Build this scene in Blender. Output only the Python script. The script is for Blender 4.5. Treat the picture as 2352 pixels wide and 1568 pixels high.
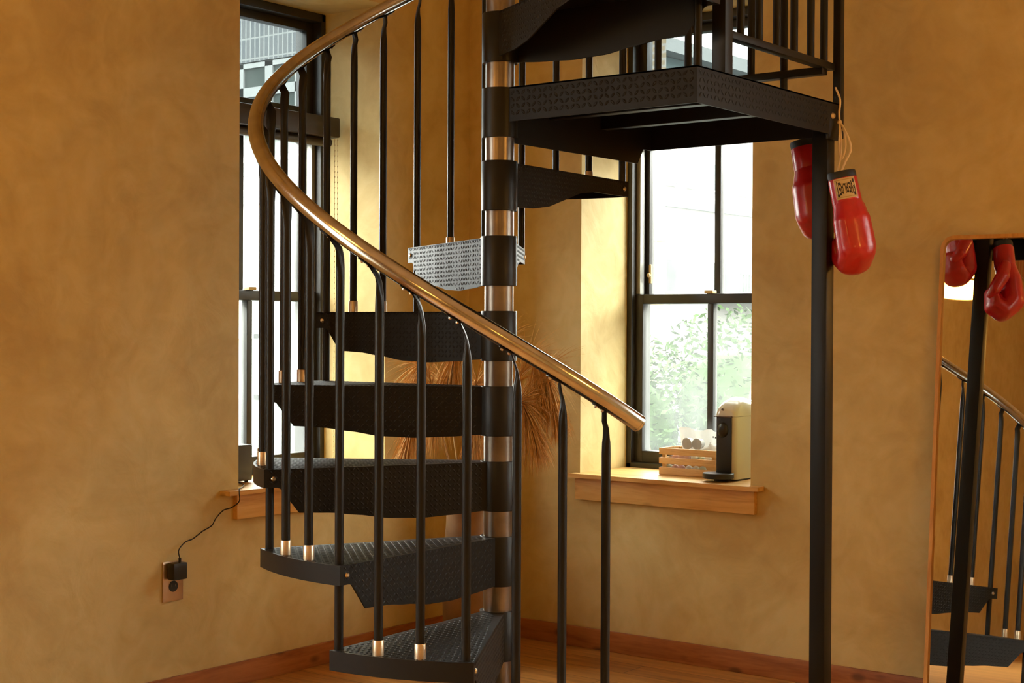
import bpy, bmesh, math, random
from math import sin, cos, pi, radians, sqrt
from mathutils import Vector, Matrix
random.seed(7)
for o in list(bpy.data.objects): bpy.data.objects.remove(o)
S = bpy.context.scene
COL = S.collection

# ------------------------------------------------------------------ camera
cd = bpy.data.cameras.new('camera'); cam = bpy.data.objects.new('camera', cd); COL.objects.link(cam)
CP = Vector((3.5238, -4.3184, 1.1086))
yaw, pit, rol = -0.65582, -0.0086, 0.00485
fw = Vector((sin(yaw)*cos(pit), cos(yaw)*cos(pit), sin(pit)))
rr = Vector((cos(yaw), -sin(yaw), 0)); uu = rr.cross(fw)
r2 = cos(rol)*rr + sin(rol)*uu; u2 = -sin(rol)*rr + cos(rol)*uu
M = Matrix((r2, u2, -fw)).transposed().to_4x4(); M.translation = CP
cam.matrix_world = M
cd.sensor_fit = 'HORIZONTAL'; cd.sensor_width = 36.0; cd.lens = 3464.14/2352*36.0
cd.clip_start = 0.02; cd.clip_end = 300
S.camera = cam

# ------------------------------------------------------------------ world, exposure
SKY = 28.5; LAMP = 20.0; LAMP_FILL = 64.0
W = bpy.data.worlds.new('overcast_sky'); S.world = W; W.use_nodes = True
wn = W.node_tree.nodes; wl = W.node_tree.links
bg = wn['Background']
tc = wn.new('ShaderNodeTexCoord'); sx = wn.new('ShaderNodeSeparateXYZ'); wr = wn.new('ShaderNodeValToRGB')
wl.new(tc.outputs['Generated'], sx.inputs[0]); wl.new(sx.outputs['Z'], wr.inputs[0]); wl.new(wr.outputs[0], bg.inputs['Color'])
wr.color_ramp.elements[0].position = 0.0; wr.color_ramp.elements[0].color = (1.0, 0.985, 0.945, 1)
wr.color_ramp.elements[1].position = 0.7; wr.color_ramp.elements[1].color = (1.0, 0.99, 0.96, 1)
bg.inputs['Strength'].default_value = SKY
S.view_settings.view_transform = 'Standard'; S.view_settings.look = 'None'
S.view_settings.exposure = 0.0; S.view_settings.gamma = 1.0; S.view_settings.use_curve_mapping = False
cy = S.cycles
cy.max_bounces = 8; cy.diffuse_bounces = 5; cy.glossy_bounces = 4; cy.transmission_bounces = 6; cy.transparent_max_bounces = 16
cy.sample_clamp_indirect = 6.0; cy.caustics_reflective = False; cy.caustics_refractive = False
cy.use_denoising = True

# ------------------------------------------------------------------ materials
def nodes(name):
    m = bpy.data.materials.new(name); m.use_nodes = True
    nt = m.node_tree; b = nt.nodes['Principled BSDF']
    return m, nt, b
def N(nt, t, **k):
    n = nt.nodes.new(t)
    for a, v in k.items(): setattr(n, a, v)
    return n
def plain(name, col, rough=0.5, metal=0.0, spec=0.5, noise=0.0, nscale=30, bump=0.0, bscale=200, coat=0.0):
    m, nt, b = nodes(name)
    b.inputs['Base Color'].default_value = (*col, 1); b.inputs['Roughness'].default_value = rough
    b.inputs['Metallic'].default_value = metal; b.inputs['Specular IOR Level'].default_value = spec
    b.inputs['Coat Weight'].default_value = coat
    if noise or bump:
        t = N(nt, 'ShaderNodeTexCoord')
    if noise:
        n = N(nt, 'ShaderNodeTexNoise'); n.inputs['Scale'].default_value = nscale; n.inputs['Detail'].default_value = 5
        nt.links.new(t.outputs['Object'], n.inputs['Vector'])
        r = N(nt, 'ShaderNodeValToRGB')
        r.color_ramp.elements[0].position = .3; r.color_ramp.elements[1].position = .7
        r.color_ramp.elements[0].color = (*[c*(1-noise) for c in col], 1)
        r.color_ramp.elements[1].color = (*[min(1, c*(1+noise)) for c in col], 1)
        nt.links.new(n.outputs['Fac'], r.inputs[0]); nt.links.new(r.outputs[0], b.inputs['Base Color'])
    if bump:
        n2 = N(nt, 'ShaderNodeTexNoise'); n2.inputs['Scale'].default_value = bscale; n2.inputs['Detail'].default_value = 3
        nt.links.new(t.outputs['Object'], n2.inputs['Vector'])
        bp = N(nt, 'ShaderNodeBump'); bp.inputs['Strength'].default_value = bump; bp.inputs['Distance'].default_value = .01
        nt.links.new(n2.outputs['Fac'], bp.inputs['Height']); nt.links.new(bp.outputs[0], b.inputs['Normal'])
    return m
def mth(nt, op, a, b=None, c=None):
    n = N(nt, 'ShaderNodeMath', operation=op)
    for i, v in enumerate((a, b, c)):
        if v is None: continue
        if isinstance(v, (int, float)): n.inputs[i].default_value = v
        else: nt.links.new(v, n.inputs[i])
    return n.outputs[0]
def plaster():
    m, nt, b = nodes('plaster')
    t = N(nt, 'ShaderNodeTexCoord')
    n = N(nt, 'ShaderNodeTexNoise'); n.inputs['Scale'].default_value = 2.3; n.inputs['Detail'].default_value = 7; n.inputs['Roughness'].default_value = .62; n.inputs['Distortion'].default_value = .8
    n2 = N(nt, 'ShaderNodeTexNoise'); n2.inputs['Scale'].default_value = 9; n2.inputs['Detail'].default_value = 5; n2.inputs['Distortion'].default_value = 1.5
    nt.links.new(t.outputs['Object'], n.inputs['Vector']); nt.links.new(t.outputs['Object'], n2.inputs['Vector'])
    s = mth(nt, 'ADD', mth(nt, 'MULTIPLY', n.outputs['Fac'], .7), mth(nt, 'MULTIPLY', n2.outputs['Fac'], .3))
    r = N(nt, 'ShaderNodeValToRGB'); e = r.color_ramp.elements
    e[0].position = .39; e[0].color = (.520, .392, .166, 1); e[1].position = .61; e[1].color = (.655, .530, .258, 1)
    x = e.new(.5); x.color = (.595, .468, .208, 1)
    nt.links.new(s, r.inputs[0]); nt.links.new(r.outputs[0], b.inputs['Base Color'])
    b.inputs['Roughness'].default_value = .62; b.inputs['Specular IOR Level'].default_value = .25
    bp = N(nt, 'ShaderNodeBump'); bp.inputs['Strength'].default_value = .12; bp.inputs['Distance'].default_value = .02
    nt.links.new(n2.outputs['Fac'], bp.inputs['Height']); nt.links.new(bp.outputs[0], b.inputs['Normal'])
    return m
def checker_plate():
    m, nt, b = nodes('black_checker_plate')
    b.inputs['Base Color'].default_value = (.013, .012, .011, 1); b.inputs['Roughness'].default_value = .45
    b.inputs['Specular IOR Level'].default_value = .12
    return m
def wood(name, c1, c2, c3, axis=0, scale=1.0, rough=.45, knots=True, spec=.4):
    m, nt, b = nodes(name)
    t = N(nt, 'ShaderNodeTexCoord'); mp = N(nt, 'ShaderNodeMapping')
    sc = [14*scale]*3; sc[axis] = 1.3*scale; mp.inputs['Scale'].default_value = sc
    nt.links.new(t.outputs['Object'], mp.inputs[0])
    n = N(nt, 'ShaderNodeTexNoise'); n.inputs['Scale'].default_value = 1.6; n.inputs['Detail'].default_value = 6; n.inputs['Distortion'].default_value = 1.2
    nt.links.new(mp.outputs[0], n.inputs['Vector'])
    n2 = N(nt, 'ShaderNodeTexNoise'); n2.inputs['Scale'].default_value = 9; n2.inputs['Detail'].default_value = 4
    nt.links.new(mp.outputs[0], n2.inputs['Vector'])
    s = mth(nt, 'ADD', mth(nt, 'MULTIPLY', n.outputs['Fac'], .72), mth(nt, 'MULTIPLY', n2.outputs['Fac'], .28))
    r = N(nt, 'ShaderNodeValToRGB'); e = r.color_ramp.elements
    e[0].position = .34; e[0].color = (*c1, 1); e[1].position = .66; e[1].color = (*c3, 1); x = e.new(.5); x.color = (*c2, 1)
    nt.links.new(s, r.inputs[0]); out = r.outputs[0]
    if knots:
        mk = N(nt, 'ShaderNodeMapping'); ks = [9*scale]*3; ks[axis] = 5*scale; mk.inputs['Scale'].default_value = ks
        nt.links.new(t.outputs['Object'], mk.inputs[0])
        vo = N(nt, 'ShaderNodeTexVoronoi'); vo.inputs['Scale'].default_value = 1.0; nt.links.new(mk.outputs[0], vo.inputs['Vector'])
        kr = N(nt, 'ShaderNodeValToRGB'); ke = kr.color_ramp.elements
        ke[0].position = .10; ke[0].color = (1, 1, 1, 1); ke[1].position = .20; ke[1].color = (0, 0, 0, 1)
        nt.links.new(vo.outputs['Distance'], kr.inputs[0])
        mx = N(nt, 'ShaderNodeMixRGB'); nt.links.new(mth(nt, 'MULTIPLY', kr.outputs[0], .75), mx.inputs[0]); nt.links.new(out, mx.inputs[1]); mx.inputs[2].default_value = (*[c*.35 for c in c1], 1)
        out = mx.outputs[0]
    nt.links.new(out, b.inputs['Base Color'])
    b.inputs['Roughness'].default_value = rough; b.inputs['Specular IOR Level'].default_value = spec
    bp = N(nt, 'ShaderNodeBump'); bp.inputs['Strength'].default_value = .08; bp.inputs['Distance'].default_value = .01
    nt.links.new(n2.outputs['Fac'], bp.inputs['Height']); nt.links.new(bp.outputs[0], b.inputs['Normal'])
    return m
def brick(name, c1, c2, mortar, bw, bh, ms, axis='x', rot=0, rough=.85, offset=.5):
    m, nt, b = nodes(name)
    t = N(nt, 'ShaderNodeTexCoord'); sp = N(nt, 'ShaderNodeSeparateXYZ'); cb = N(nt, 'ShaderNodeCombineXYZ')
    nt.links.new(t.outputs['Object'], sp.inputs[0])
    nt.links.new(mth(nt, 'ADD', sp.outputs[0], sp.outputs[1]) if axis == 'xy' else sp.outputs[{'x': 0, 'y': 1}[axis]], cb.inputs[0]); nt.links.new(sp.outputs[2], cb.inputs[1])
    br = N(nt, 'ShaderNodeTexBrick'); nt.links.new(cb.outputs[0], br.inputs['Vector'])
    br.offset = offset; br.inputs['Scale'].default_value = 1; br.inputs['Brick Width'].default_value = bw; br.inputs['Row Height'].default_value = bh
    br.inputs['Mortar Size'].default_value = ms; br.inputs['Color1'].default_value = (*c1, 1); br.inputs['Color2'].default_value = (*c2, 1); br.inputs['Mortar'].default_value = (*mortar, 1)
    nt.links.new(br.outputs['Color'], b.inputs['Base Color']); b.inputs['Roughness'].default_value = rough
    bp = N(nt, 'ShaderNodeBump'); bp.inputs['Strength'].default_value = .4; bp.inputs['Distance'].default_value = .01; bp.invert = True
    nt.links.new(br.outputs['Fac'], bp.inputs['Height']); nt.links.new(bp.outputs[0], b.inputs['Normal'])
    return m
def floor_boards():
    m, nt, b = nodes('honey_floor_boards')
    t = N(nt, 'ShaderNodeTexCoord')
    br = N(nt, 'ShaderNodeTexBrick'); nt.links.new(t.outputs['Object'], br.inputs['Vector'])
    br.offset = .37; br.inputs['Scale'].default_value = 1; br.inputs['Brick Width'].default_value = 1.35; br.inputs['Row Height'].default_value = .125
    br.inputs['Mortar Size'].default_value = .0016; br.inputs['Color1'].default_value = (.52, .27, .075, 1); br.inputs['Color2'].default_value = (.40, .19, .05, 1); br.inputs['Mortar'].default_value = (.06, .025, .008, 1)
    mp = N(nt, 'ShaderNodeMapping'); mp.inputs['Scale'].default_value = (1.6, 22, 1); nt.links.new(t.outputs['Object'], mp.inputs[0])
    n = N(nt, 'ShaderNodeTexNoise'); n.inputs['Scale'].default_value = 1.5; n.inputs['Detail'].default_value = 7; n.inputs['Distortion'].default_value = 1.0; nt.links.new(mp.outputs[0], n.inputs['Vector'])
    r = N(nt, 'ShaderNodeValToRGB'); r.color_ramp.elements[0].position = .3; r.color_ramp.elements[0].color = (.62, .55, .5, 1); r.color_ramp.elements[1].position = .62; r.color_ramp.elements[1].color = (1.15, 1.12, 1.1, 1)
    nt.links.new(n.outputs['Fac'], r.inputs[0])
    mx = N(nt, 'ShaderNodeMixRGB', blend_type='MULTIPLY'); mx.inputs[0].default_value = 1
    nt.links.new(br.outputs['Color'], mx.inputs[1]); nt.links.new(r.outputs[0], mx.inputs[2]); nt.links.new(mx.outputs[0], b.inputs['Base Color'])
    b.inputs['Roughness'].default_value = .3
    return m
def glass(name, tint=(1, 1, 1), haze=0.0, hazecol=(.8, .85, .82)):
    m = bpy.data.materials.new(name); m.use_nodes = True; nt = m.node_tree; nt.nodes.clear()
    out = N(nt, 'ShaderNodeOutputMaterial'); tr = N(nt, 'ShaderNodeBsdfTransparent'); tr.inputs[0].default_value = (*tint, 1)
    gl = N(nt, 'ShaderNodeBsdfGlossy'); gl.inputs['Roughness'].default_value = .02
    lw = N(nt, 'ShaderNodeLayerWeight'); lw.inputs['Blend'].default_value = .12
    mx = N(nt, 'ShaderNodeMixShader'); nt.links.new(mth(nt, 'MULTIPLY', lw.outputs['Fresnel'], .7), mx.inputs[0]); nt.links.new(tr.outputs[0], mx.inputs[1]); nt.links.new(gl.outputs[0], mx.inputs[2])
    last = mx.outputs[0]
    if haze:
        tl = N(nt, 'ShaderNodeBsdfTranslucent'); tl.inputs[0].default_value = (*hazecol, 1)
        t = N(nt, 'ShaderNodeTexCoord'); n = N(nt, 'ShaderNodeTexNoise'); n.inputs['Scale'].default_value = 6; n.inputs['Detail'].default_value = 6
        nt.links.new(t.outputs['Object'], n.inputs['Vector'])
        m2 = N(nt, 'ShaderNodeMixShader'); nt.links.new(mth(nt, 'MULTIPLY', n.outputs['Fac'], haze*2), m2.inputs[0]); nt.links.new(last, m2.inputs[1]); nt.links.new(tl.outputs[0], m2.inputs[2]); last = m2.outputs[0]
    nt.links.new(last, out.inputs[0]); return m
def thin_paper(name, col):
    m, nt, b = nodes(name); b.inputs['Base Color'].default_value = (*col, 1); b.inputs['Roughness'].default_value = .7
    out = nt.nodes['Material Output']; tl = N(nt, 'ShaderNodeBsdfTranslucent'); tl.inputs[0].default_value = (*col, 1)
    mx = N(nt, 'ShaderNodeMixShader'); mx.inputs[0].default_value = .45
    nt.links.new(b.outputs[0], mx.inputs[1]); nt.links.new(tl.outputs[0], mx.inputs[2]); nt.links.new(mx.outputs[0], out.inputs[0]); return m
def emit(name, col, st):
    m = bpy.data.materials.new(name); m.use_nodes = True; nt = m.node_tree; nt.nodes.clear()
    out = N(nt, 'ShaderNodeOutputMaterial'); e = N(nt, 'ShaderNodeEmission'); e.inputs[0].default_value = (*col, 1); e.inputs[1].default_value = st
    nt.links.new(e.outputs[0], out.inputs[0]); return m

MT = dict(
    plaster=plaster(), plate=checker_plate(),
    black=plain('black_powder_coat', (.011, .010, .009), .4, spec=.22, bump=.02, bscale=400),
    steel=plain('bare_steel', (.21, .175, .15), .33, 1.0, noise=.25, nscale=14),
    rail=plain('brushed_rail_steel', (.58, .56, .53), .17, 1.0, noise=.12, nscale=25),
    socket=plain('satin_nickel', (.58, .46, .32), .38, .85, noise=.1),
    bolt=plain('zinc_bolt', (.62, .54, .40), .3, 1.0),
    frame=plain('dark_window_paint', (.022, .020, .018), .36, spec=.5, bump=.02, bscale=90),
    track=plain('aluminium_track', (.36, .36, .33), .4, .6),
    cassette=plain('dark_bronze', (.035, .025, .018), .4, spec=.5),
    pine=wood('knotty_pine', (.52, .28, .075), (.68, .41, .135), (.75, .49, .185), 0, 1.0, .42),
    pine_y=wood('knotty_pine_grain_along_depth', (.52, .28, .075), (.68, .41, .135), (.75, .49, .185), 1, 1.0, .42),
    base_x=wood('red_brown_baseboard', (.24, .075, .022), (.36, .13, .04), (.44, .17, .055), 0, 1.2, .4),
    base_y=wood('red_brown_baseboard_side', (.24, .075, .022), (.36, .13, .04), (.44, .17, .055), 1, 1.2, .4),
    crate=wood('crate_slat_wood', (.50, .28, .10), (.62, .38, .15), (.70, .46, .20), 0, 2.0, .6, knots=False),
    oak=wood('mirror_frame_oak', (.46, .22, .05), (.56, .28, .07), (.62, .33, .09), 2, 2.0, .4, knots=False),
    floor=floor_boards(),
    mirror=plain('mirror_silver', (.86, .85, .80), .012, 1.0),
    glass=glass('clear_pane', (.93, .95, .93), .05), hazy=glass('dusty_pane', (.90, .93, .90), .045), tint=glass('tinted_pane', (.40, .43, .43), .01),
    leather=plain('red_glove_leather', (.46, .012, .014), .33, spec=.55, noise=.15, nscale=20, bump=.10, bscale=55, coat=.15),
    binding=plain('black_binding', (.01, .01, .009), .6),
    lace=plain('cream_lace', (.78, .62, .38), .8),
    patch=plain('cream_label_cloth', (.58, .46, .24), .7), ink=plain('black_label_ink', (.03, .022, .015), .7), gold=plain('gold_label_border', (.42, .27, .07), .6),
    plug=plain('black_plastic', (.012, .012, .011), .4), copper=plain('brushed_plate_steel', (.62, .47, .34), .3, .9, noise=.05),
    speaker=plain('dark_grey_plastic', (.030, .030, .031), .5),
    white=plain('white_gloss_plastic', (.66, .62, .50), .22, coat=.3), blackp=plain('black_satin_plastic', (.012, .011, .010), .35),
    paper=thin_paper('white_bag_paper', (.85, .85, .83)), cup=thin_paper('grey_paper', (.58, .58, .56)),
    pink=plain('pink_wrapper', (.62, .40, .38), .5), green=plain('green_wrapper', (.42, .48, .38), .5), pale=plain('pale_wrapper', (.66, .68, .66), .5),
    vase=plain('brown_ceramic', (.22, .12, .055), .45, noise=.35, nscale=8), plume=plain('pampas_tan', (.56, .31, .095), .9, noise=.2, nscale=60), stalk=plain('dry_stalk', (.42, .25, .09), .8),
    ceiling=plain('ceiling_paint', (.62, .52, .36), .8, noise=.05, nscale=3),
    obrick=brick('outer_red_brick', (.30, .15, .10), (.36, .20, .13), (.36, .33, .29), .21, .072, .012, 'xy'),
    ybrick=brick('yellow_street_brick', (.17, .13, .075), (.20, .15, .09), (.22, .21, .19), .22, .075, .014, 'x'),
    band=brick('interior_red_brick', (.36, .13, .06), (.46, .19, .09), (.50, .38, .22), .075, .22, .012, 'y', offset=0.0),
    bsold=brick('grey_soldier_brick', (.075, .085, .095), (.095, .10, .105), (.20, .21, .205), .11, .34, .014, 'x', offset=0.0),
    bwhite=plain('pale_render', (.20, .21, .205), .85, noise=.05, nscale=.6), bpale=plain('pale_stucco', (.19, .185, .175), .85, noise=.05, nscale=.4),
    bcream=plain('cream_stucco', (.36, .35, .33), .9, noise=.05, nscale=.5),
    btrim=plain('white_trim', (.24, .25, .245), .6), bgrey=plain('grey_band', (.060, .078, .068), .9, spec=.1), bglass=plain('far_window_glass', (.040, .052, .047), .8, spec=.12), bblind=plain('window_blind', (.10, .12, .115), .7),
    teal=plain('teal_siding', (.10, .16, .165), .8), roof=plain('grey_eave', (.22, .23, .225), .7),
    ground=plain('pavement_concrete', (.12, .125, .13), .9, noise=.1, nscale=1.5),
    leaf=plain('shrub_leaf', (.022, .045, .012), .8, spec=.15, noise=.45, nscale=3), bark=plain('shrub_bark', (.12, .08, .05), .9),
    iron=plain('dark_iron', (.03, .03, .03), .5),
    lampmetal=plain('brass_fitting', (.42, .30, .14), .35, 1.0),
    shade=emit('lit_milk_glass', (1.0, .47, .085), LAMP), shade_fill=emit('fill_lamp_glass', (1.0, .47, .085), LAMP_FILL),
)

# ------------------------------------------------------------------ mesh helpers
class MB:
    def __init__(s): s.v = []; s.f = []; s.uv = {}
    def add(s, vs, fs, uvs=None):
        o = len(s.v); s.v += [tuple(v) for v in vs]
        for i, f in enumerate(fs):
            if uvs: s.uv[len(s.f)] = uvs[i]
            s.f.append([o+k for k in f])
        return s
    def box(s, a, b, bev=0.0):
        lo = [min(p, q) for p, q in zip(a, b)]; hi = [max(p, q) for p, q in zip(a, b)]
        if bev <= 0:
            vs = [(x, y, z) for z in (lo[2], hi[2]) for y in (lo[1], hi[1]) for x in (lo[0], hi[0])]
            return s.add(vs, [(0, 2, 3, 1), (4, 5, 7, 6), (0, 1, 5, 4), (2, 6, 7, 3), (0, 4, 6, 2), (1, 3, 7, 5)])
        bm = bmesh.new(); bmesh.ops.create_cube(bm, size=1)
        for v in bm.verts: v.co = Vector([(l+h)/2 + c*(h-l) for c, l, h in zip(v.co, lo, hi)])
        bev = min(bev, .45*min(h-l for l, h in zip(lo, hi)))
        bmesh.ops.bevel(bm, geom=bm.edges[:], offset=bev, segments=2, affect='EDGES', profile=.6)
        bm.verts.index_update()
        s.add([v.co[:] for v in bm.verts], [[v.index for v in f.verts] for f in bm.faces]); bm.free(); return s
    def prism(s, poly, d0, d1, fn):
        """poly (a,b) extruded from d0 to d1; fn(a,b,d)->xyz"""
        n = len(poly); vs = [fn(a, b, d0) for a, b in poly] + [fn(a, b, d1) for a, b in poly]
        fs = [list(range(n))[::-1], [n+i for i in range(n)]] + [[i, (i+1) % n, n+(i+1) % n, n+i] for i in range(n)]
        return s.add(vs, fs)
    def loft(s, rings, cap=True, closed=False):
        n = len(rings[0]); vs = [p for r in rings for p in r]; fs = []
        m = len(rings)
        for j in range(m if closed else m-1):
            k = (j+1) % m
            for i in range(n): fs.append([j*n+i, j*n+(i+1) % n, k*n+(i+1) % n, k*n+i])
        if cap and not closed: fs += [list(range(n))[::-1], [(m-1)*n+i for i in range(n)]]
        return s.add(vs, fs)
    def tube(s, pts, r, n=12, cap=True, up=None):
        pts = [Vector(p) for p in pts]; rings = []; m = len(pts)
        rad = r if callable(r) else (lambda t: r)
        ref = Vector(up) if up else None; prev = None
        for i, p in enumerate(pts):
            t = (pts[min(i+1, m-1)] - pts[max(i-1, 0)]).normalized()
            if prev is None:
                a = ref or (Vector((0, 0, 1)) if abs(t.z) < .9 else Vector((1, 0, 0)))
                e = (a - a.dot(t)*t).normalized()
            else: e = (prev - prev.dot(t)*t).normalized()
            prev = e; g = t.cross(e); q = rad(i/(m-1)) if m > 1 else rad(0)
            rings.append([p + q*(cos(2*pi*k/n)*e + sin(2*pi*k/n)*g) for k in range(n)])
        return s.loft(rings, cap)
    def lathe(s, prof, c=(0, 0), n=32, cap=True):
        return s.loft([[(c[0]+r*cos(2*pi*k/n), c[1]+r*sin(2*pi*k/n), z) for k in range(n)] for r, z in prof], cap)
    def ball(s, c, rad, n=12):
        rx = rad if hasattr(rad, '__len__') else (rad,)*3
        rings = [[(c[0]+rx[0]*sin(a)*cos(2*pi*k/n), c[1]+rx[1]*sin(a)*sin(2*pi*k/n), c[2]+rx[2]*cos(a)) for k in range(n)] for a in [pi*(.02+.96*j/8) for j in range(9)]]
        return s.loft(rings)
    def xf(s, fn): s.v = [tuple(fn(Vector(v))) for v in s.v]; return s
    def build(s, name, mat, parent=None, smooth=38, pivot=None, local=False):
        me = bpy.data.meshes.new(name)
        vs = [Vector(v) for v in s.v]
        if local: c = Vector((0, 0, 0))
        else:
            lo = Vector([min(v[i] for v in vs) for i in range(3)]); hi = Vector([max(v[i] for v in vs) for i in range(3)])
            c = Vector(pivot) if pivot is not None else (lo+hi)/2
        me.from_pydata([v-c for v in vs], [], s.f)
        if s.uv:
            l = me.uv_layers.new(name='UVMap')
            for p in me.polygons:
                if p.index in s.uv:
                    for li, q in zip(p.loop_indices, s.uv[p.index]): l.data[li].uv = q
        bm = bmesh.new(); bm.from_mesh(me); bmesh.ops.recalc_face_normals(bm, faces=bm.faces); bm.to_mesh(me); bm.free()
        if smooth:
            me.polygons.foreach_set('use_smooth', [True]*len(me.polygons)); me.set_sharp_from_angle(angle=radians(smooth))
        me.materials.append(mat if not isinstance(mat, str) else MT[mat])
        o = bpy.data.objects.new(name, me); COL.objects.link(o)
        w = Vector((0, 0, 0)) if local else c
        if parent is not None:
            o.parent = parent
            if not local: w = c - Vector(parent.get('_w', (0, 0, 0)))
        o['_w'] = list(c) if not local else [0, 0, 0]
        o.location = w
        return o
MADE = []
def thing(name, label, cat, loc, group=None):
    o = bpy.data.objects.new(name, None); COL.objects.link(o); o.location = loc; o['_w'] = list(loc); o.empty_display_size = .05
    o['label'] = label; o['category'] = cat
    if group: o['group'] = group
    return o
def tag(o, label, cat, group=None):
    o['label'] = label; o['category'] = cat
    if group: o['group'] = group
    return o
def struct(o): o['kind'] = 'structure'; return o
def sempty(name, loc=(0, 0, 0)):
    o = bpy.data.objects.new(name, None); COL.objects.link(o); o.location = loc; o['_w'] = list(loc); o['kind'] = 'structure'; return o
def dup(o, parent=None, **k):
    c = o.copy(); COL.objects.link(c); c.parent = parent
    for a, v in k.items(): setattr(c, a, v)
    for ch in list(o.children): dup(ch, c)
    return c

# ------------------------------------------------------------------ room shell
XR, YF, ZC = 6.5, -8.5, 3.4          # room extents
LO, HI = .593, 2.222                 # window opening bottom / head
LY0, LY1 = -1.128, -.458             # left opening along y
RX0, RX1 = .504, 1.174               # right opening along x
WT = .31                             # plaster wall depth to the window frame
f = MB(); f.box((-WT, YF-.2, -.06), (XR+.2, WT, 0)); struct(f.build('floor', 'floor', smooth=0, pivot=(0, 0, 0)))
f = MB(); f.box((-WT, YF-.2, ZC), (XR+.2, WT, ZC+.1)); struct(f.build('ceiling', 'ceiling', smooth=0))
f = MB()
NY0, NY1 = -5.4, -2.9              # unseen opening added in the left wall to let in more daylight
for y0, y1, z0, z1 in ((YF, NY0, 0, ZC), (NY1, LY0, 0, ZC), (NY0, NY1, 0, LO), (NY0, NY1, 2.25, ZC), (LY1, 0, 0, ZC), (LY0, LY1, 0, LO), (LY0, LY1, HI, ZC)): f.box((-WT, y0, z0), (0, y1, z1))
wl_ = struct(f.build('wall_left', 'plaster', smooth=0, pivot=(0, 0, 0)))
f = MB()
EX0, EX1 = 2.9, 5.4  # unseen opening added in the right wall for daylight on the left wall
for x0, x1, z0, z1 in ((-WT, RX0, 0, ZC), (RX1, EX0, 0, ZC), (EX1, XR, 0, ZC), (EX0, EX1, 0, LO), (EX0, EX1, 2.25, ZC), (RX0, RX1, 0, LO), (RX0, RX1, HI, ZC)): f.box((x0, 0, z0), (x1, WT, z1))
wr_ = struct(f.build('wall_right', 'plaster', smooth=0, pivot=(0, 0, 0)))
f = MB(); f.box((-WT, YF-.2, 0), (XR, YF, ZC)); struct(f.build('wall_back', 'plaster', smooth=0))
f = MB(); f.box((XR, YF-.2, 0), (XR+.2, WT, ZC)); struct(f.build('wall_side', 'plaster', smooth=0))
# masonry skin outside the plaster wall, run up tall to shade the street
f = MB()
for y0, y1, z0, z1 in ((YF, NY0-.05, -1.3, 13), (NY1+.05, LY0-.32, -1.3, 13), (NY0-.05, NY1+.05, -1.3, LO-.06), (NY0-.05, NY1+.05, 2.3, 13), (LY1+.16, .6, -1.3, 13), (LY0-.32, LY1+.16, -1.3, LO-.06), (LY0-.32, LY1+.16, HI+.14, 13)): f.box((-.50, y0, z0), (-.42, y1, z1))
struct(f.build('wall_outer_left', 'obrick', smooth=0, pivot=(0, 0, 0)))
f = MB()
for x0, x1, z0, z1 in ((-.42, RX0-.12, -1.3, 13), (RX1+.32, EX0-.05, -1.3, 13), (EX1+.05, XR, -1.3, 13), (EX0-.05, EX1+.05, -1.3, LO-.06), (EX0-.05, EX1+.05, 2.3, 13), (RX0-.12, RX1+.32, -1.3, LO-.06), (RX0-.12, RX1+.32, HI+.14, 13)): f.box((x0, .42, z0), (x1, .50, z1))
struct(f.build('wall_outer_right', 'obrick', smooth=0, pivot=(0, 0, 0)))
f = MB(); f.box((0, YF, 0), (.014, 0, .0705), .003); struct(f.build('baseboard_left', 'base_y'))
f = MB(); f.box((.014, -.014, 0), (XR, 0, .0705), .003); struct(f.build('baseboard_right', 'base_x'))
f = MB(); f.box((0, -8.3, 2.87), (.02, -6.75, 3.16)); struct(f.build('trim_1', 'band', smooth=0, pivot=(0, 0, 0)))

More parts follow.
